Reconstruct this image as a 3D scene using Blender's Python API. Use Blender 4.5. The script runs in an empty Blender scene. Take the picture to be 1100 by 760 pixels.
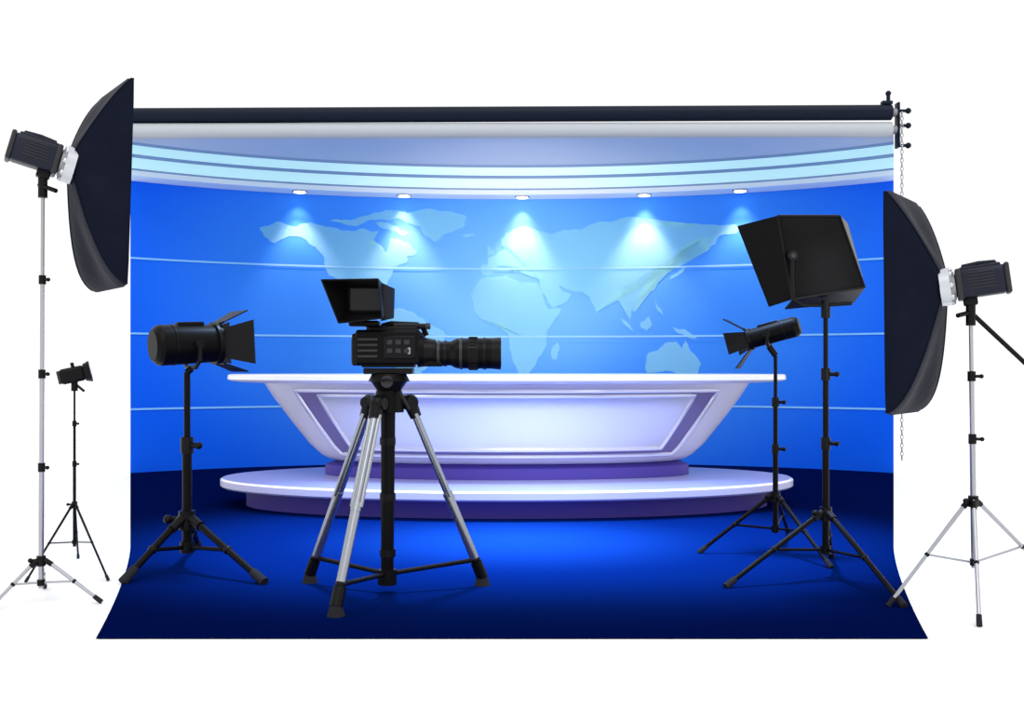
import bpy, bmesh, math, random
from mathutils import Vector, Matrix
random.seed(4)
V=Vector
H=1.3; F=1100.0; VH=395.0
# ---------- placement helpers : metres from pixel coordinates at a chosen depth ----------
def at(u,v,Y): return V(((u-550)/F*Y, Y, H+(VH-v)/F*Y))
def gp(u,v):
    Y=F*H/(v-VH); return V(((u-550)/F*Y, Y, 0))

# ---------- materials ----------
def mat(name,col,rough=0.5,metal=0.0,spec=0.5,emit=None,es=0,noise=0.0,nscale=20,bump=0.0,bscale=60,alpha=1.0):
    m=bpy.data.materials.new(name); m.use_nodes=True
    nt=m.node_tree; b=nt.nodes['Principled BSDF']
    b.inputs['Base Color'].default_value=(*col,1); b.inputs['Roughness'].default_value=rough
    b.inputs['Metallic'].default_value=metal; b.inputs['Specular IOR Level'].default_value=spec
    b.inputs['Alpha'].default_value=alpha
    if emit: 
        b.inputs['Emission Color'].default_value=(*emit,1); b.inputs['Emission Strength'].default_value=es
    tc=nt.nodes.new('ShaderNodeTexCoord')
    if noise>0:
        n=nt.nodes.new('ShaderNodeTexNoise'); n.inputs['Scale'].default_value=nscale
        nt.links.new(tc.outputs['Object'],n.inputs['Vector'])
        mx=nt.nodes.new('ShaderNodeMix'); mx.data_type='RGBA'
        mx.inputs[6].default_value=(*[c*(1-noise) for c in col],1); mx.inputs[7].default_value=(*[min(1,c*(1+noise)) for c in col],1)
        nt.links.new(n.outputs['Fac'],mx.inputs[0]); nt.links.new(mx.outputs[2],b.inputs['Base Color'])
    if bump>0:
        n=nt.nodes.new('ShaderNodeTexNoise'); n.inputs['Scale'].default_value=bscale
        nt.links.new(tc.outputs['Object'],n.inputs['Vector'])
        bp=nt.nodes.new('ShaderNodeBump'); bp.inputs['Strength'].default_value=bump; bp.inputs['Distance'].default_value=0.01
        nt.links.new(n.outputs['Fac'],bp.inputs['Height']); nt.links.new(bp.outputs[0],b.inputs['Normal'])
    return m
M={}
M['white_floor']=mat('white_floor',(0.96,0.96,0.96),0.9,spec=0)
M['black']=mat('black_plastic',(0.002,0.002,0.0025),0.42,spec=0.10,noise=0.2)
M['black2']=mat('black_satin_metal',(0.004,0.004,0.005),0.35,spec=0.14,noise=0.2)
M['dgray']=mat('dark_gray_trim',(0.022,0.022,0.025),0.4,spec=0.3)
M['gray']=mat('gray_trim',(0.25,0.25,0.27),0.4)
M['chrome']=mat('stand_aluminium',(0.42,0.42,0.45),0.3,metal=0.85,noise=0.05)
M['tripodleg']=mat('tripod_leg_aluminium',(0.34,0.36,0.40),0.25,metal=0.9,noise=0.05)
M['rubber']=mat('rubber',(0.02,0.02,0.025),0.8,spec=0.1)
M['sbox']=mat('softbox_fabric',(0.0025,0.0045,0.014),0.55,spec=0.08,noise=0.3,nscale=8,bump=0.3,bscale=18)
M['diff']=mat('softbox_diffuser',(0.9,0.9,0.9),0.8,emit=(1,1,1),es=2.5)
M['silver']=mat('reflector_silver',(0.6,0.62,0.66),0.3,metal=0.7)
M['head']=mat('strobe_body',(0.006,0.009,0.022),0.4,noise=0.1,spec=0.25)
M['glass']=mat('lens_glass',(0.01,0.01,0.02),0.08,spec=0.6)
M['screen']=mat('monitor_screen',(0.012,0.012,0.014),0.2,spec=0.25)
M['rollnavy']=mat('roller_navy',(0.003,0.007,0.02),0.45,noise=0.1,spec=0.15)
M['rollwhite']=mat('roller_white',(0.46,0.49,0.53),0.45,spec=0.3)
M['map']=mat('map_print',(0.26,0.74,1.0),0.8,spec=0.0,noise=0.2,nscale=0.9,alpha=0.5)
M['line']=mat('wall_line',(0.22,0.56,1.0),0.7,spec=0.1)
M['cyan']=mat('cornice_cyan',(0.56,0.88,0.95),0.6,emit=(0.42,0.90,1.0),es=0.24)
M['lav']=mat('cornice_lavender',(0.20,0.34,0.60),0.6)
M['ceil']=mat('ceiling_paint',(0.42,0.54,0.78),0.6,noise=0.05,nscale=1)
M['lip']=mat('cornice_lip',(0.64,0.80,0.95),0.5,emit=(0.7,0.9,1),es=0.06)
M['lamp']=mat('downlight_glow',(1,1,1),0.5,emit=(1,0.97,0.9),es=6)
M['desk']=mat('desk_lacquer',(0.66,0.65,0.76),0.28,spec=0.4)
M['deskrim']=mat('desk_top',(0.86,0.87,0.95),0.25)
M['deskframe']=mat('desk_frame',(0.20,0.17,0.36),0.3,metal=0.2)
M['deskpanel']=mat('desk_panel_silver',(0.80,0.81,0.85),0.26,metal=0.55)
M['deskedge']=mat('desk_inner_frame',(0.74,0.75,0.86),0.2,metal=0.4)
M['plinth']=mat('plinth_purple',(0.075,0.05,0.34),0.4,spec=0.3)
M['plat']=mat('platform_top',(0.38,0.39,0.70),0.35)
M['platlip']=mat('platform_lip',(0.52,0.53,0.82),0.3)

def grad_print(name,loc,scale,stops,rough):
    m=bpy.data.materials.new(name); m.use_nodes=True
    nt=m.node_tree; b=nt.nodes['Principled BSDF']; b.inputs['Roughness'].default_value=rough; b.inputs['Specular IOR Level'].default_value=0.0
    g=nt.nodes.new('ShaderNodeTexCoord'); mp=nt.nodes.new('ShaderNodeMapping'); mp.vector_type='TEXTURE'
    mp.inputs['Location'].default_value=loc; mp.inputs['Scale'].default_value=scale
    gr=nt.nodes.new('ShaderNodeTexGradient'); gr.gradient_type='SPHERICAL'
    nt.links.new(g.outputs['Object'],mp.inputs['Vector']); nt.links.new(mp.outputs[0],gr.inputs[0])
    r=nt.nodes.new('ShaderNodeValToRGB'); r.color_ramp.interpolation='EASE'
    e=r.color_ramp.elements
    e[0].position,e[0].color=stops[0][0],(*stops[0][1],1)
    e[1].position,e[1].color=stops[-1][0],(*stops[-1][1],1)
    for p,c in stops[1:-1]:
        x=e.new(p); x.color=(*c,1)
    nt.links.new(gr.outputs['Fac'],r.inputs[0]); nt.links.new(r.outputs[0],b.inputs['Base Color'])
    return m
M['wall']=grad_print('backdrop_wall_print',(0.1,14,2.5),(5.4,60,3.6),[(0.0,(0.006,0.12,0.93)),(0.45,(0.04,0.25,0.97)),(0.9,(0.13,0.43,1.0))],0.85)
M['floor']=grad_print('floor_print_light_pool',(0.0,7.7,0),(3.9,2.8,5),[(0.0,(0.0005,0.004,0.05)),(0.5,(0.001,0.014,0.13)),(1.0,(0.005,0.045,0.28))],0.8)  # pool of light painted into the cloth colour, brighter towards the middle

# ---------- mesh builder ----------
class B:
    def __init__(s): s.bm=bmesh.new(); s.mats=[]
    def mi(s,k):
        if k not in s.mats: s.mats.append(k)
        return s.mats.index(k)
    def add(s,t,k,mx=None):
        if mx is not None: bmesh.ops.transform(t,matrix=mx,verts=t.verts)
        i=s.mi(k)
        for f in t.faces: f.material_index=i
        me=bpy.data.meshes.new('t'); t.to_mesh(me); t.free(); s.bm.from_mesh(me); bpy.data.meshes.remove(me)
    def cyl(s,p1,p2,r1,r2=None,k='black',seg=20,cap=True):
        p1=V(p1);p2=V(p2); r2=r1 if r2 is None else r2
        d=p2-p1; t=bmesh.new()
        bmesh.ops.create_cone(t,cap_ends=cap,segments=seg,radius1=r1,radius2=r2,depth=d.length)
        q=d.to_track_quat('Z','Y').to_matrix().to_4x4()
        s.add(t,k,Matrix.Translation((p1+p2)/2)@q)
    def sph(s,c,r,k='black',sc=(1,1,1),seg=16):
        t=bmesh.new(); bmesh.ops.create_uvsphere(t,u_segments=seg,v_segments=seg//2+2,radius=r)
        s.add(t,k,Matrix.Translation(V(c))@Matrix.Diagonal((*sc,1)))
    def box(s,c,size,k='black',bev=0.0,rot=None):
        t=bmesh.new(); bmesh.ops.create_cube(t,size=1)
        bmesh.ops.transform(t,matrix=Matrix.Diagonal((*size,1)),verts=t.verts)
        if bev>0: bmesh.ops.bevel(t,geom=list(t.edges),offset=bev,segments=3,affect='EDGES',profile=0.5)
        mx=Matrix.Translation(V(c))
        if rot is not None: mx=mx@rot.to_4x4()
        s.add(t,k,mx)
    def hexa(s,a,b,k='black',bev=0.0):   # two quads (4 pts each)
        t=bmesh.new(); va=[t.verts.new(p) for p in a]; vb=[t.verts.new(p) for p in b]
        t.faces.new(va[::-1]); t.faces.new(vb)
        for i in range(4):
            j=(i+1)%4; t.faces.new((va[i],va[j],vb[j],vb[i]))
        bmesh.ops.recalc_face_normals(t,faces=t.faces)
        if bev>0: bmesh.ops.bevel(t,geom=list(t.edges),offset=bev,segments=2,affect='EDGES',profile=0.5)
        s.add(t,k)
    def slab(s,q,th,k='black'):
        q=[V(p) for p in q]; n=(q[1]-q[0]).cross(q[3]-q[0]).normalized()*th/2
        s.hexa([p-n for p in q],[p+n for p in q],k)
    def tube(s,pts,r,k='black',seg=10,closed=False):
        pts=[V(p) for p in pts]; n=len(pts)
        t=bmesh.new(); rings=[]; up=None
        for i,p in enumerate(pts):
            if closed: d=pts[(i+1)%n]-pts[i-1]
            else: d=pts[min(i+1,n-1)]-pts[max(i-1,0)]
            d.normalize()
            if up is None: up=d.orthogonal().normalized()
            up=(up-d*up.dot(d)).normalized(); sd=d.cross(up)
            rings.append([t.verts.new(p+(up*math.cos(a)+sd*math.sin(a))*r) for a in [2*math.pi*j/seg for j in range(seg)]])
        m=n if closed else n-1
        for i in range(m):
            A=rings[i];C=rings[(i+1)%n]
            for j in range(seg): t.faces.new((A[j],A[(j+1)%seg],C[(j+1)%seg],C[j]))
        if not closed: t.faces.new(rings[0][::-1]); t.faces.new(rings[-1])
        bmesh.ops.recalc_face_normals(t,faces=t.faces)
        s.add(t,k)
    def grid(s,rows,k,closed=False):
        t=bmesh.new(); R=[[t.verts.new(p) for p in r] for r in rows]
        for i in range(len(R)-1):
            n=len(R[i]); m=n if closed else n-1
            for j in range(m): t.faces.new((R[i][j],R[i][(j+1)%n],R[i+1][(j+1)%n],R[i+1][j]))
        s.add(t,k)
    def poly(s,pts,k):
        t=bmesh.new(); t.faces.new([t.verts.new(p) for p in pts]); s.add(t,k)
    def done(s,name,parent=None,ang=0.6):
        for f in s.bm.faces: f.smooth=True
        for e in s.bm.edges:
            if len(e.link_faces)==2 and e.calc_face_angle(0)>ang: e.smooth=False
        me=bpy.data.meshes.new(name); s.bm.to_mesh(me); s.bm.free()
        for k in s.mats: me.materials.append(M[k])
        o=bpy.data.objects.new(name,me); bpy.context.collection.objects.link(o)
        if parent: o.parent=parent
        return o
def empty(name):
    o=bpy.data.objects.new(name,None); bpy.context.collection.objects.link(o); return o

# ================= white studio floor =================
b=B(); b.box((0,12,-0.03),(90,90,0.05),'white_floor'); b.done('floor')

# ================= backdrop =================
bd=empty('photo_backdrop')
def wY(t): return 14.0-1.4*t*t
NS=64; TS=[-1+2*i/NS for i in range(NS+1)]
def wp(t,o,z):
    Y=wY(t)-o; return V((t*0.3727*Y,Y,z))
b=B(); b.grid([[wp(t,0,z) for t in TS] for z in (0.0,0.6,1.2,1.8,2.4,3.0,3.62)],'wall'); b.done('printed_wall',bd)
# floor cloth
def hw(Y):
    v=VH+F*H/Y
    return 410+(37*((v-588)/98)**1.5 if v>588 else 0)
rows=[]
for i in range(41):
    s=i/40; r=[]
    for t in TS:
        Y=wY(t)*(1-s)+4.91*s if s<1 else 4.91
        r.append(V((t*hw(Y)/F*Y,Y,0.0)))
    rows.append(r)
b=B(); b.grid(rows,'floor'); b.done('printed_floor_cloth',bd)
# horizontal lines on wall
b=B()
for z in (2.65,1.72,0.785):
    b.grid([[wp(t,0.012,z-0.012) for t in TS],[wp(t,0.012,z+0.012) for t in TS]],'line')
b.done('wall_stripes',bd)
# world map
C=[
[(-168,66),(-156,71),(-130,70),(-115,68),(-95,68),(-85,67),(-87,63),(-94,60),(-92,57),(-82,55),(-80,51),(-78,56),(-77,62),(-70,61),(-64,59),(-57,53),(-60,50),(-66,50),(-64,46),(-70,43),(-74,40),(-76,35),(-81,31),(-80,26),(-82,29),(-85,30),(-90,29),(-97,27),(-97,21),(-95,18),(-91,19),(-87,21),(-88,16),(-84,15),(-83,10),(-79,9),(-82,8),(-86,11),(-94,16),(-105,20),(-109,26),(-113,31),(-117,33),(-121,35),(-124,41),(-124,47),(-130,54),(-137,59),(-150,60),(-158,56),(-165,60)],
[(-120,73),(-112,73.5),(-100,76),(-92,78),(-85,80),(-65,81),(-75,75.5),(-80,74),(-95,73),(-105,70)],[(-88,73),(-80,73),(-63,66),(-68,63.5),(-73,67),(-85,70)],
[(-73,78),(-60,81),(-35,82),(-20,78),(-22,71),(-38,65),(-44,60),(-52,65),(-55,71)],
[(-79,9),(-72,12),(-62,10),(-52,5),(-50,0),(-40,-3),(-35,-7),(-39,-14),(-41,-22),(-48,-27),(-54,-34),(-58,-38),(-65,-42),(-68,-50),(-69,-55),(-74,-50),(-73,-40),(-71,-30),(-70,-18),(-77,-12),(-81,-5),(-80,1),(-77,5)],
[(-17,21),(-13,28),(-6,35),(10,37),(11,33),(20,31),(32,31),(35,26),(37,20),(43,12),(51,12),(46,4),(40,-4),(40,-15),(35,-22),(32,-28),(27,-34),(19,-34),(15,-27),(12,-17),(13,-8),(9,1),(8,5),(-5,5),(-9,5),(-15,11)],
[(44,-17),(49,-12),(50,-16),(47,-25),(44,-24)],
[(-9,37),(-9,43),(-2,43),(-1,46),(-4,48),(2,51),(8,54),(10,57),(12,54),(20,55),(24,59),(30,60),(22,60),(21,63),(25,65),(22,66),(17,62),(18,60),(14,56),(11,59),(6,58),(5,62),(14,68),(25,71),(40,67),(33,66.5),(44,65.5),(60,69),(68,69),(73,72),(85,74),(104,77),(113,74),(130,71),(150,71),(170,69),(180,68),(178,63),(163,60),(163,56),(157,51),(156,57),(160,61),(150,59),(138,54),(141,50),(135,44),(129,41),(129,36),(126,35),(125,39),(118,39),(122,31),(120,25),(113,22),(108,21),(109,13),(105,9),(101,13),(103,2),(100,7),(98,15),(94,17),(90,22),(85,20),(80,14),(78,8),(74,16),(72,21),(67,24),(58,25),(50,30),(48,29),(52,24),(59,22),(53,16),(44,13),(39,21),(35,28),(35,33),(36,37),(28,37),(27,41),(40,41),(38,47),(31,46),(28,43),(26,40),(22,37),(19,42),(13,46),(18,40),(16,38),(10,44),(3,43),(-1,37),(-5,36)],
[(-5,50),(1,52),(-2,56),(-5,58),(-4,54)],[(-24,65),(-14,66),(-15,64),(-20,63)],
[(130,32),(136,34),(141,38),(143,43),(140,40),(135,36)],
[(114,-22),(122,-18),(130,-12),(136,-12),(140,-17),(142,-11),(146,-19),(153,-27),(150,-37),(141,-38),(135,-34),(125,-33),(115,-34)],
[(95,5),(104,-3),(106,-6),(100,-1)],[(109,1),(116,6),(118,1),(114,-4),(110,-2)],[(131,-1),(141,-3),(150,-10),(143,-8),(137,-6)],[(120,18),(124,12),(126,7),(122,10)],[(167,-46),(174,-41),(178,-38),(173,-35),(170,-43)]]
def coast(c,lev=3):
    pts=[V((x,y)) for x,y in c]
    for l in range(lev):
        o=[]; n=len(pts)
        for i in range(n):
            a=pts[i];d=pts[(i+1)%n]-a; o.append(a)
            if d.length>1.2:
                o.append(a+d*0.5+V((-d.y,d.x))*random.uniform(-0.13,0.13))
        pts=o
    return pts
t=bmesh.new()
for c in C:
    f=t.faces.new([t.verts.new(((p.x*1.43-20)*0.01268,0,H+(45+p.y*1.5)*0.0127)) for p in coast(c)])
bmesh.ops.triangulate(t,faces=list(t.faces),ngon_method='EAR_CLIP')
x=-3.5
while x<3.5:
    bmesh.ops.bisect_plane(t,geom=list(t.verts)+list(t.edges)+list(t.faces),plane_co=(x,0,0),plane_no=(1,0,0)); x+=0.2
for v in t.verts:
    tt=0
    for _ in range(6): tt=v.co.x/(0.3727*wY(tt))
    v.co.y=wY(tt)-0.006
b=B(); b.add(t,'map'); b.done('world_map_print',bd)

# ceiling with stepped cornice
ce=empty('ceiling')
b=B()
prof=[(0.0,3.60,'lip'),(0.38,3.60,'lip'),(0.38,3.66,'lav'),(0.40,3.68,'cyan'),(0.44,3.80,'lav'),(0.50,3.83,'cyan'),(0.55,3.925,'lav'),(0.58,3.955,'ceil')]
for i in range(len(prof)):
    o,z,k=prof[i]
    A=[wp(t,o,z) for t in TS]
    if i<len(prof)-1: o2,z2,_=prof[i+1]; Bq=[wp(t,o2,z2) for t in TS]
    else: Bq=[V((t*4.45,11.95,4.12)) for t in TS]
    b.grid([A,Bq],k)
b.done('stepped_cornice',ce)
spots=[(322-550)/410,(434-550)/410,(561-550)/410,(692-550)/410,(795-550)/410]
for i,t in enumerate(spots):
    b=B(); c=wp(t,0.22,3.6)
    b.cyl(c-V((0,0,0.012)),c,0.10,k='gray',seg=28); b.cyl(c-V((0,0,0.02)),c-V((0,0,0.011)),0.075,k='lamp',seg=28)
    b.done('downlight_%d'%(i+1),ce)
    w=(0.75,1,1,1,0.75)[i]
    for nm,e,sz,bl,off,rx in (('grazer',30,84,0.6,0.13,0),('thrower',210,72,0.8,0.24,5)):
        L=bpy.data.lights.new('downlight_%s_%d'%(nm,i+1),'SPOT'); L.energy=e*w; L.spot_size=math.radians(sz); L.spot_blend=bl; L.shadow_soft_size=0.03; L.color=(1.0,0.5,0.36)
        o=bpy.data.objects.new('downlight_%s_%d'%(nm,i+1),L); bpy.context.collection.objects.link(o); o.parent=ce
        o.location=wp(t,off,3.57); o.rotation_euler=(math.radians(rx),0,0)

# rollers
k=11.8/F
b=B()
p1=at(142,124.5,11.8); p2=at(957,121,11.8); b.cyl(p1,p2,0.088,k='rollnavy',seg=28)
q1=at(142,141,11.8); q2=at(957,139.5,11.8); b.cyl(q1,q2,0.088,k='rollwhite',seg=28)
for e,s in ((p1,-1),(p2,1)): b.cyl(e,e+V((0.06*s,0,0)),0.05,k='gray')
for e,s in ((q1,-1),(q2,1)): b.cyl(e,e+V((0.06*s,0,0)),0.05,k='gray')
for s,e in ((-1,p1),(1,p2)):
    b.box(e+V((0.075*s,0.0,-0.15)),(0.03,0.10,0.52),'rollnavy',0.006)
    if s>0:
        b.cyl(e+V((-0.03*s,0,0.08)),e+V((-0.03*s,0,0.20)),0.022,k='rollnavy'); b.sph(e+V((-0.03*s,0,0.22)),0.032,'rollnavy')
        b.box(e+V((-0.05*s,0,0.11)),(0.12,0.08,0.04),'rollnavy',0.006)
    for dz in (0.02,-0.15,-0.38):
        if s>0: b.cyl(e+V((0.09*s,0,dz)),e+V((0.2*s,0,dz)),0.018,k='rollnavy'); b.sph(e+V((0.2*s,0,dz)),0.034,'rollnavy')
b.done('backdrop_roller')
# pull chain
b=B(); X=(966-550)*k; z=4.2; i=0
while z>0.22:
    pts=[]
    for j in range(10):
        a=2*math.pi*j/10; w=0.015*math.cos(a); h=0.032*math.sin(a)
        pts.append((X+(w if i%2 else 0),11.72+(0 if i%2 else w),z+h))
    b.tube(pts,0.005,'chrome',6,True); z-=0.048; i+=1
b.done('pull_chain')

# ================= desk =================
def ell(cx,cy,a,bb,z,n=96): return [V((cx+a*math.sin(2*math.pi*i/n),cy-bb*math.cos(2*math.pi*i/n),z)) for i in range(n)]
CX=-0.05
b=B()
b.grid([ell(CX,9.8,2.48,1.02,0.0),ell(CX,9.8,2.48,1.02,0.19)],'plinth',True)
b.grid([ell(CX,9.8,2.48,1.02,0.19),ell(CX,9.8,2.66,1.20,0.175),ell(CX,9.8,2.70,1.235,0.175),ell(CX,9.8,2.72,1.25,0.19),ell(CX,9.8,2.72,1.25,0.245)],'platlip',True)
b.grid([ell(CX,9.8,2.72,1.25,0.245),ell(CX,9.8,2.70,1.23,0.26)],'deskrim',True)
b.poly(ell(CX,9.8,2.70,1.23,0.26),'plat')
b.done('stage_platform')
CY=10.05; prof=[(0.40,1.66,0.56),(0.415,1.74,0.62),(0.46,1.82,0.68),(0.56,1.93,0.745),(0.8,2.12,0.87),(1.0,2.27,0.97),(1.15,2.37,1.03)]
def ab(z):
    for i in range(len(prof)-1):
        z0,a0,b0=prof[i];z1,a1,b1=prof[i+1]
        if z<=z1: f=(z-z0)/(z1-z0); return a0+(a1-a0)*f,b0+(b1-b0)*f
    return prof[-1][1:]
def sf(th,z,off=0):
    a,bb=ab(z); return V((CX+(a+off)*math.sin(th),CY-(bb+off)*math.cos(th),z))
b=B()
b.grid([ell(CX,CY,1.78,0.62,0.262),ell(CX,CY,1.78,0.62,0.36),ell(CX,CY,1.66,0.56,0.40)],'plinth',True)
b.grid([ell(CX,CY,a,bb,z) for z,a,bb in prof],'desk',True)
b.grid([ell(CX,CY,2.37,1.03,1.15),ell(CX,CY,2.60,1.15,1.16)],'desk',True)
b.grid([ell(CX,CY,2.60,1.15,1.16),ell(CX,CY,2.69,1.20,1.17),ell(CX,CY,2.72,1.23,1.185),ell(CX,CY,2.72,1.23,1.225),ell(CX,CY,2.70,1.21,1.235)],'deskrim',True)
b.poly(ell(CX,CY,2.70,1.21,1.235),'deskrim')
def patch(t0,t1,z0,z1,off,k,n=40):
    b.grid([[sf(t0+(t1-t0)*i/n,z0+(z1-z0)*j/8,off) for i in range(n+1)] for j in range(9)],k)
def loop(t0,t1,z0,z1,off,r,k):
    pts=[sf(t0+(t1-t0)*i/40,z1,off) for i in range(41)]+[sf(t1,z1+(z0-z1)*j/8,off) for j in range(1,8)]+[sf(t1+(t0-t1)*i/40,z0,off) for i in range(41)]+[sf(t0,z0+(z1-z0)*j/8,off) for j in range(1,8)]
    b.tube(pts,r,k,8,True)
D=math.radians
patch(-D(57),D(57),0.485,1.09,0.006,'deskframe')
loop(-D(57),D(57),0.485,1.09,0.01,0.022,'deskedge')
loop(-D(48),D(48),0.545,1.045,0.02,0.018,'deskedge')
patch(-D(48),D(48),0.545,1.045,0.014,'deskpanel')
b.done('news_desk')

# ================= light stands =================
def stand(b,top,base,zc,feet,r,kt,kj,secs=2,brace=True,kl=None):
    kl=kl or kt
    top=V(top);base=V(base)
    def pt(z): return base+(top-base)*((z-base.z)/(top.z-base.z))
    zb=max(0.04,zc*0.35)
    zs=[zb]+[zc+(top.z-zc)*(i+1)/secs for i in range(secs)]
    for i in range(secs):
        rr=r*(1.25-0.4*i/max(1,secs-1)) if secs>1 else r
        b.cyl(pt(zs[i]),pt(zs[i+1]),rr,k=kt)
        if i<secs-1:
            c=pt(zs[i+1]); b.cyl(c-V((0,0,r*2.2)),c+V((0,0,r*2.2)),r*1.7,k=kj); b.cyl(c,c+V((r*3.4,-r*1.5,0)),r*0.7,k=kj); b.sph(c+V((r*3.6,-r*1.6,0)),r*1.0,kj)
    c=pt(zc); b.cyl(c-V((0,0,r*3)),c+V((0,0,r*2)),r*2.2,k=kj); b.cyl(c,c+V((-r*4,-r*2,0)),r*0.7,k=kj); b.sph(c+V((-r*4.4,-r*2.2,0)),r*1.2,kj)
    c2=pt(zb+0.03); b.cyl(c2-V((0,0,r*1.5)),c2+V((0,0,r*1.5)),r*1.9,k=kj)
    for f in feet:
        f=V(f); d=(f-c); d0=V((d.x,d.y,0)).normalized(); a=c+d0*r*2.2; e=f+V((0,0,r*0.9))
        b.cyl(a,e,r*0.95,r*0.85,k=kl,seg=14)
        b.cyl(a-d0*0.5*r,a+(e-a).normalized()*r*4,r*1.3,k=kj,seg=14)
        b.cyl(e-(e-a).normalized()*r*4,e+(e-a).normalized()*r*0.8,r*1.15,r*1.25,k='rubber',seg=14)
        if brace:
            m=a+(e-a)*0.52; b.cyl(c2+d0*r*1.5,m,r*0.55,k=kl,seg=10); b.sph(m,r*1.2,kj,seg=10)

def frame(o,n,up=V((0,0,1))):
    n=V(n).normalized(); x=up.cross(n).normalized(); y=n.cross(x)
    m=Matrix((x,y,n)).transposed().to_4x4(); m.translation=V(o); return m

def softbox(b,ring,cen,nrm,w,h,head_len,head_dir):
    ring=V(ring);cen=V(cen)
    Mf=frame(cen,nrm)
    loc=Mf.inverted()@ring
    n=48; rows=[]
    def rect(i):
        a=2*math.pi*i/n; c,s_=math.cos(a),math.sin(a); p=26
        rr=(abs(c)**p+abs(s_)**p)**(-1/p); return V((c*rr*w/2,s_*rr*h/2,0))
    for j in range(13):
        t=j/12; lat=0.55*t+0.45*math.sin(t*math.pi/2); dep=t*0.8+0.2*(1-math.cos(t*math.pi/2))
        row=[]
        for i in range(n):
            a=2*math.pi*i/n; c0=V((0.085*math.cos(a),0.085*math.sin(a),0))+loc; e=rect(i)
            # lower half of the fabric hangs fuller
            bl=lat+(0.10*math.sin(t*math.pi) if math.sin(a)<-0.2 else (-0.05*math.sin(t*math.pi) if math.sin(a)>0.2 else 0))
            q=V((c0.x+(e.x-c0.x)*bl,c0.y+(e.y-c0.y)*bl,c0.z+(0-c0.z)*dep))
            sag=1-0.13*math.sin(t*math.pi)*(math.cos(2*a)**2)
            row.append(Mf@V((loc.x+(q.x-loc.x)*sag,loc.y+(q.y-loc.y)*sag,q.z)))
        rows.append(row)
    rows.append([Mf@(rect(i)+V((0,0,0.015))) for i in range(n)])
    b.grid(rows,'sbox',True)
    b.grid([rows[-1],[Mf@(rect(i)*0.97+V((0,0,0.015))) for i in range(n)],[Mf@(rect(i)*0.97+V((0,0,0.002))) for i in range(n)]],'sbox',True)
    b.poly([Mf@(rect(i)*0.97+V((0,0,0.004))) for i in range(n)],'diff')
    for ci in (6,18,30,42):
        b.tube([r[ci] for r in rows],0.005,'sbox',6)
    hd=V(head_dir).normalized()
    b.cyl(ring+hd*-0.02,ring+hd*0.03,0.10,0.10,k='silver',seg=28)
    for i in range(8):
        Rf=frame(ring+hd*0.03,hd); a=i*math.pi/4
        b.sph(Rf@V((0.085*math.cos(a),0.085*math.sin(a),0.005)),0.016,'silver',seg=8)
    b.cyl(ring+hd*0.03,ring+hd*0.055,0.088,0.075,k='gray',seg=28)
    Hf=frame(ring+hd*(0.055+head_len/2),hd); R=Hf.to_3x3()
    b.box(Hf.translation,(0.135,0.15,head_len),'head',0.025,R)
    b.box(Hf@V((0,0.078,0)),(0.09,0.02,head_len*0.8),'head',0.008,R)
    b.box(Hf@V((0,0,head_len/2)),(0.145,0.16,0.025),'dgray',0.01,R)
    b.box(Hf@V((0,0,-head_len/2+0.02)),(0.15,0.165,0.03),'dgray',0.01,R)
    for i in range(6):
        for sx in (-1,1):
            b.box(Hf@V((sx*0.068,-0.03+0.016*i,0.0)),(0.006,0.006,head_len*0.5),'dgray',0.002,R)
    b.tube([Hf@V((0,0.06,-head_len*0.36)),Hf@V((0,0.095,-head_len*0.3)),Hf@V((0,0.10,0)),Hf@V((0,0.095,head_len*0.3)),Hf@V((0,0.06,head_len*0.36))],0.012,'head',8)
    b.box(Hf@V((0,-0.09,-head_len*0.25)),(0.06,0.05,0.07),'black2',0.01,R)
    return Hf@V((0,-0.10,-head_len*0.25))

# left softbox
b=B()
Lc=at(119,203,5.83); Lr=at(76,178,5.60)
br=softbox(b,Lr,Lc,V((0.79,0.60,-0.03)),0.66,1.15,0.25,V((-0.80,-0.42,0.24)))
base=gp(44,648)
stand(b,br+V((0,0,-0.05)),base,0.24,[gp(-10,655),gp(108,648),gp(48,632)],0.011,'chrome','black2',4)
b.cyl(br+V((0,0,-0.12)),br+V((0,0,0.02)),0.024,k='black2'); b.cyl(br+V((-0.02,0,-0.05)),br+V((0.09,-0.04,-0.09)),0.012,k='black2')
b.done('softbox_light')
# right softbox
b=B()
Rc=at(972,328,5.62); Rr=at(1014,309,5.42)
br=softbox(b,Rr,Rc,V((-0.80,0.59,-0.01)),0.66,1.19,0.25,V((0.85,-0.36,0.12)))
base=gp(1047,648)
stand(b,br+V((0,0,-0.05)),base,0.58,[gp(955,652),gp(1052,673),gp(1140,632)],0.012,'chrome','black2',3)
b.cyl(br+V((0,0,-0.12)),br+V((0,0,0.02)),0.024,k='black2')
b.cyl(br+V((0,0,-0.05)),br+V((0.42,0.05,-0.42)),0.012,k='black2'); b.sph(br+V((0.42,0.05,-0.42)),0.022,'black2')
b.cyl(br+V((0,0,-0.05)),br+V((-0.09,-0.05,-0.07)),0.012,k='black2')
b.done('softbox_light')
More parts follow.
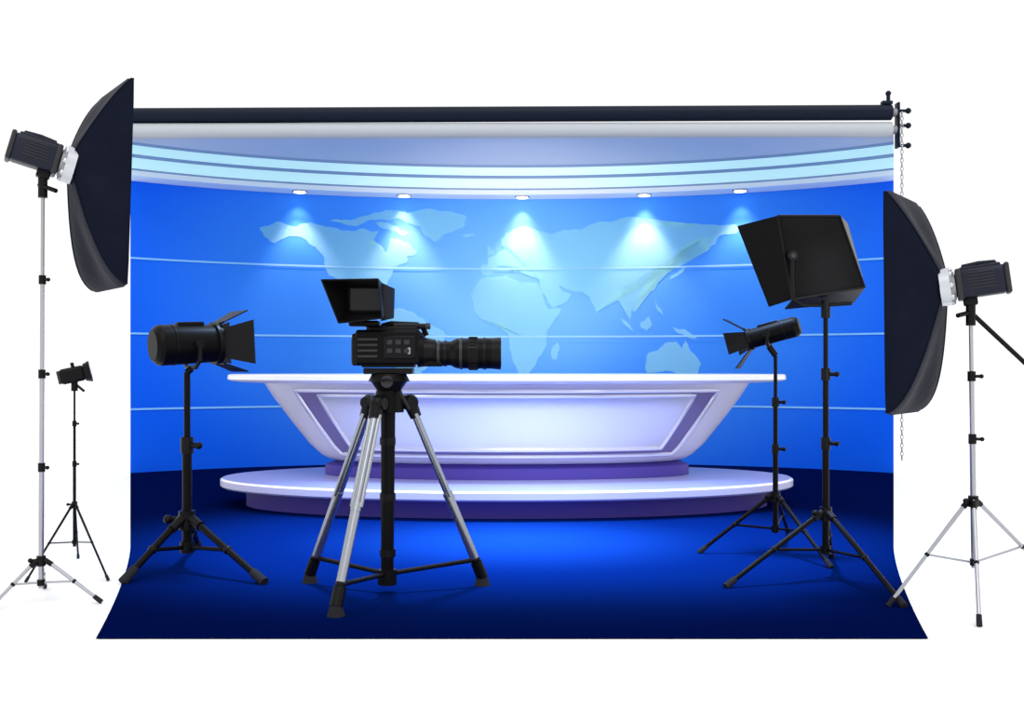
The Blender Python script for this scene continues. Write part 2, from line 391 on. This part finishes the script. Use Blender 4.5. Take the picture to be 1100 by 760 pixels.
# small strobe left rear
b=B(); base=gp(80,612)
tp=at(80,412,base.y)
stand(b,tp,base,0.42,[gp(28,626),gp(116,624),gp(84,600)],0.008,'black2','black2',3)
c=at(78,403,base.y); d=V((0.9,0.35,0.22)).normalized(); Hf=frame(c,d); R=Hf.to_3x3()
b.box(c,(0.09,0.10,0.15),'black2',0.02,R); b.cyl(c+d*0.07,c+d*0.11,0.055,0.07,k='black2'); b.cyl(c+d*0.108,c+d*0.112,0.06,k='silver'); b.box(c-d*0.08,(0.08,0.085,0.02),'dgray',0.005,R)
b.box(c+V((0,0,0.055)),(0.08,0.05,0.02),'black2',0.005,R); b.cyl(tp-V((0,0,0.05)),tp+V((0,0,0.02)),0.02,k='black2'); b.cyl(tp,tp+V((0.07,-0.02,-0.05)),0.008,k='black2')
b.done('studio_strobe')

def spotlight(b,c,d,r,L,flaps,up=V((0,0,1))):
    d=V(d).normalized(); c=V(c); Mf=frame(c,d,up)
    b.cyl(c-d*L*0.5,c+d*L*0.35,r,r*0.94,k='black',seg=36)
    b.cyl(c-d*L*0.55,c-d*L*0.5,r*0.92,r,k='black',seg=36)
    b.cyl(c-d*L*0.60,c-d*L*0.55,r*0.75,r*0.92,k='black',seg=36)
    b.cyl(c-d*L*0.32,c-d*L*0.30,r*1.02,k='black2',seg=36)
    b.cyl(c+d*L*0.33,c+d*L*0.42,r*1.08,k='black2',seg=36)
    b.cyl(c+d*L*0.42,c+d*L*0.425,r*0.95,k='glass',seg=36)
    b.box(Mf@V((0,r*0.98,-L*0.02)),(r*0.6,r*0.25,L*0.4),'black',0.008,Mf.to_3x3())
    z0=L*0.42
    for (sx,sy,ln,ang) in flaps:
        ux=V((sx,sy,0)); vx=V((-sy,sx,0)); w=r*0.95
        e=ux*math.sin(ang)+V((0,0,math.cos(ang)))
        h=ux*r*1.02+V((0,0,z0)); 
        b.slab([Mf@(h-vx*w*0.8),Mf@(h+vx*w*0.8),Mf@(h+vx*w*1.15+e*ln),Mf@(h-vx*w*1.15+e*ln)],0.008,'black2')
        b.cyl(Mf@(h-vx*w*0.8),Mf@(h+vx*w*0.8),0.009,k='black2',seg=8)
    return Mf
def yoke(b,Mf,c,r,foot):
    x=(Mf.to_3x3()@V((1,0,0))); pts=[c+x*r*1.15, c+x*r*1.15-V((0,0,r*0.8)), c+x*r*0.6-V((0,0,r*1.15)), c-x*r*0.6-V((0,0,r*1.15)), c-x*r*1.15-V((0,0,r*0.8)), c-x*r*1.15]
    b.tube(pts,0.014,'black2',8)
    for s in (-1,1): b.cyl(c+x*r*s*0.9,c+x*r*s*1.25,0.028,k='black2')
    b.cyl(c-V((0,0,r*1.2)),foot,0.022,k='black2')
# left fresnel spotlight
b=B(); base=gp(201,612); Y0=base.y
tp=at(201,400,Y0); c=at(206,370,Y0)
Mf=spotlight(b,c,V((0.80,0.60,0.05)),0.130,0.42,[(0,1,0.17,0.45),(1,0,0.19,0.5),(-1,0,0.19,0.75),(0,-1,0.15,0.4)])
yoke(b,Mf,c,0.130,tp)
stand(b,tp,base,0.33,[gp(134,627),gp(282,628),gp(212,588)],0.024,'black','black2',2)
b.done('stage_spotlight')
# small spotlight right
b=B(); base=gp(833,594); Y0=base.y
tp=at(833,382,Y0); c=at(826,359,Y0)
Mf=spotlight(b,c,V((-0.88,0.38,-0.26)),0.072,0.36,[(0,1,0.16,0.75),(1,0,0.16,0.7),(-1,0,0.17,0.8),(0,-1,0.16,0.7)])
yoke(b,Mf,c,0.072,tp)
stand(b,tp,base,0.40,[gp(752,595),gp(892,611),gp(846,572)],0.015,'black','black2',3)
b.done('stage_spotlight')
# panel light
b=B(); base=gp(887,620); Y0=base.y
tp=at(887,328,Y0)
f=[at(835,232,Y0-0.06),at(902,232,Y0-0.06),at(929,309,Y0-0.06),at(851,322,Y0-0.06)]
bk=[at(838,240,Y0+0.06),at(899,238,Y0+0.06),at(923,310,Y0+0.06),at(853,321,Y0+0.06)]
b.hexa(f,bk,'black',0.006)
cc=sum(f,V())/4; f2=[cc+(p-cc)*0.93+V((0,-0.004,0)) for p in f]; b.hexa(f2,[p+V((0,0.02,0)) for p in f2],'black',0.003)
b.slab([f[0],at(792,243,Y0+0.05),at(826,330,Y0+0.05),f[3]],0.008,'black')
b.slab([f[3],f[2],at(917,325,Y0+0.16),at(843,332,Y0+0.16)],0.008,'black2')
b.slab([f[0],f[1],at(898,237,Y0+0.2),at(843,239,Y0+0.2)],0.008,'black2')
b.slab([f[1],at(910,240,Y0+0.22),at(925,304,Y0+0.22),f[2]],0.008,'black2')
for i in range(4): b.tube([f[i],f[(i+1)%4]],0.007,'black2',8)
ya=at(851,275,Y0-0.09); yb=at(852,322,Y0-0.09)
b.tube([ya,at(851,300,Y0-0.09),yb,at(862,328,Y0-0.06),tp+V((0,0,0.0)),at(915,326,Y0-0.04)],0.012,'black2',8)
b.cyl(ya-V((0,0.02,0)),ya+V((0,0.05,0)),0.032,k='black2'); b.cyl(ya-V((0,0.025,0)),ya-V((0,0.02,0)),0.015,k='dgray')
b.cyl(tp-V((0,0,0.08)),tp+V((0,0,0.03)),0.028,k='black2')
stand(b,tp,base,0.40,[gp(781,632),gp(970,653),gp(893,600)],0.017,'black','black2',3)
b.done('panel_light')

# ================= video camera on tripod =================
YC=5.9; k=YC/F
def Q(u,v,dy=0): return V(((u-550)*k,YC+dy,H+(VH-v)*k))
def qbox(b,u0,u1,v0,v1,y0,y1,m,bev=0.006):
    b.box(Q((u0+u1)/2,(v0+v1)/2,(y0+y1)/2),(abs(u1-u0)*k,abs(y1-y0),abs(v1-v0)*k),m,bev)
b=B()
qbox(b,384,452,355,392,-0.10,0.10,'black',0.018)
qbox(b,380,400,359,393,-0.085,0.085,'black2',0.012)
qbox(b,379,383,364,390,-0.06,0.06,'dgray',0.004)
qbox(b,390,446,387,395,-0.08,0.08,'black',0.01)
qbox(b,398,450,351,359,-0.07,0.07,'black2',0.012)
qbox(b,414,448,361,386,-0.108,-0.09,'black2',0.008)
for i in range(3):
    for j in range(2): qbox(b,418+9*i,424+9*i,366+9*j,371+9*j,-0.114,-0.10,'dgray',0.003)
for i in range(4): qbox(b,387,408,364+6*i,366.5+6*i,-0.104,-0.09,'dgray',0.002)
qbox(b,440,443,374,381,-0.114,-0.10,'gray',0.002)
def lc(u0,u1,r0,r1,m,v=380): b.cyl(Q(u0,v),Q(u1,v),r0*k,r1*k,k=m,seg=36)
lc(449,456,19,18,'black',376); lc(456,468,15,13,'black2',378)
lc(466,484,13,13,'black'); lc(470,473,14,14,'dgray'); lc(477,480,14,14,'black2')
lc(484,490,13,16,'black2'); lc(490,528,16,16.5,'black'); lc(494,497,17,17,'dgray'); lc(503,514,17.2,17.2,'black2'); lc(519,522,17.3,17.3,'black2')
lc(528,538,16.5,17.5,'black2'); lc(537.5,538.5,14.5,14.5,'glass')
for i in range(24):
    a=i*math.pi/12; b.box(Q(508.5,380)+V((0,math.cos(a)*17.4*k,math.sin(a)*17.4*k)),(9*k,0.006,0.006),'black2')
qbox(b,450,476,387,394,-0.05,0.05,'black',0.01)
b.tube([Q(408,356),Q(412,350),Q(420,348),Q(448,349),Q(455,353),Q(458,361)],0.016,'black',10)
b.cyl(Q(424,351,-0.05),Q(458,351,-0.05),0.015,k='black2'); b.cyl(Q(458,351,-0.05),Q(463,351,-0.05),0.018,k='dgray')
b.tube([Q(398,358),Q(396,350),Q(392,346,-0.02)],0.018,'black2',8)
qbox(b,376,408,345,351,-0.06,0.04,'black',0.008)
si=[Q(374,308,-0.05),Q(414,308,-0.05),Q(414,337,-0.05),Q(374,337,-0.05)]
so=[Q(352,304,-0.20),Q(411,303,-0.20),Q(415,344,-0.20),Q(370,349,-0.20)]
b.hexa([p+V((0,0.09,0)) for p in si],si,'black',0.006)
mr=[Q(378,311,-0.056),Q(410,311,-0.056),Q(410,334,-0.056),Q(378,334,-0.056)]
b.hexa(mr,[p+V((0,0.01,0)) for p in mr],'screen')
for i in range(4):
    j=(i+1)%4; b.slab([si[i],si[j],so[j],so[i]],0.007,'black2')
b.hexa([Q(414,306,-0.12),Q(424,310,0.02),Q(423,342,0.02),Q(414,346,-0.12)],[Q(412,306,-0.12),Q(414,310,0.04),Q(414,342,0.04),Q(412,346,-0.12)],'black',0.003)
b.done('video_camera')

b=B()
qbox(b,392,444,395.6,402,-0.07,0.07,'black2',0.006)
b.cyl(Q(418,402),Q(418,410),0.10,0.12,k='black',seg=28)
b.cyl(Q(418,410),Q(418,422),0.105,0.06,k='black2',seg=28)
b.cyl(Q(418,410,-0.11),Q(418,410,0.11),0.035,k='dgray')
b.cyl(Q(418,420),Q(418,443),0.075,0.085,k='black',seg=28)
b.cyl(Q(417,430),Q(416,627),0.042,0.036,k='black',seg=20)
for v in (470,530,590): b.cyl(Q(416.5,v),Q(416.5,v+8),0.046,k='black2',seg=20)
b.cyl(Q(416,612),Q(416,628),0.055,k='black2')
b.tube([Q(420,415,0.02),Q(432,422,-0.1),Q(443,440,-0.16)],0.009,'black2',8)
ft=[gp(333,626),gp(361,662),gp(518,629)]
for f in ft:
    c=Q(417,433); d=V((f.x-c.x,f.y-c.y,0)).normalized(); a=c+d*0.13; e=f+V((0,0,0.05)); ax=(e-a).normalized(); sd=ax.cross(d).normalized()
    b.cyl(c+V((0,0,0.01)),a,0.045,0.04,k='black',seg=16)
    b.sph(a,0.05,'black2'); b.cyl(a-sd*0.05,a+sd*0.05,0.035,k='black2')
    L=(e-a).length
    b.cyl(a,a+ax*L*0.08,0.042,0.034,k='black2',seg=16)
    b.cyl(a+ax*L*0.06,a+ax*L*0.55,0.022,k='tripodleg',seg=18)
    b.cyl(a+ax*L*0.06+sd*0.028,a+ax*L*0.53+sd*0.028,0.012,k='tripodleg',seg=10); b.cyl(a+ax*L*0.06-sd*0.028,a+ax*L*0.53-sd*0.028,0.012,k='tripodleg',seg=10)
    b.cyl(a+ax*L*0.51,a+ax*L*0.55,0.030,k='tripodleg',seg=16)
    b.cyl(a+ax*L*0.55,a+ax*L*0.93,0.027,k='tripodleg',seg=18)
    b.cyl(a+ax*L*0.91,e,0.034,0.036,k='black2',seg=16)
    b.cyl(f,e+V((0,0,0.01)),0.048,0.03,k='rubber',seg=16)
    m=a+ax*L*0.9
    b.cyl(V((Q(416,620).x,YC,0.11)),m,0.014,k='black2',seg=10); b.sph(m,0.03,'black2')
b.done('camera_tripod')

# ================= lights, world, camera =================
w=bpy.data.worlds.new('World'); bpy.context.scene.world=w; w.use_nodes=True
w.node_tree.nodes['Background'].inputs[0].default_value=(1,1,1,1); w.node_tree.nodes['Background'].inputs[1].default_value=1.05
S=bpy.data.lights.new('studio_sun','SUN'); S.energy=0.9; S.angle=0.6
so=bpy.data.objects.new('studio_sun',S); bpy.context.collection.objects.link(so); so.rotation_euler=(math.radians(38),0,math.radians(8)); so.location=(0,2,8)
def spot(name,loc,tgt,e,ang,col,soft=0.3,blend=1.0):
    L=bpy.data.lights.new(name,'SPOT'); L.energy=e; L.spot_size=math.radians(ang); L.spot_blend=blend; L.color=col; L.shadow_soft_size=soft
    o=bpy.data.objects.new(name,L); bpy.context.collection.objects.link(o); o.location=loc
    o.rotation_euler=(V(tgt)-V(loc)).to_track_quat('-Z','Y').to_euler(); return o
spot('floor_pool_light',(-0.9,7.5,5.2),(-0.9,7.6,0),2700,52,(0.4,0.62,1.0))
spot('floor_pool_light_b',(1.2,7.5,5.2),(1.2,7.6,0),2700,52,(0.4,0.62,1.0))
spot('added_desk_fill',(0.2,5.2,4.2),(0.35,9.1,0.75),520,22,(1,1,1))  # unseen spot added to whiten the desk front
spot('added_wall_fill',(0.0,11.0,2.0),(0.1,14.0,2.4),330,115,(1.0,0.68,0.5),0.4)  # added fill with no fixture, brightens the wall behind the desk

cam=bpy.data.cameras.new('camera'); co=bpy.data.objects.new('camera',cam); bpy.context.collection.objects.link(co)
co.location=(0,0,H); co.rotation_euler=(math.radians(90),0,0); cam.lens=36; cam.sensor_width=36; cam.shift_y=15/1100
cam.clip_end=300
bpy.context.scene.camera=co
bpy.context.scene.view_settings.view_transform='Standard'
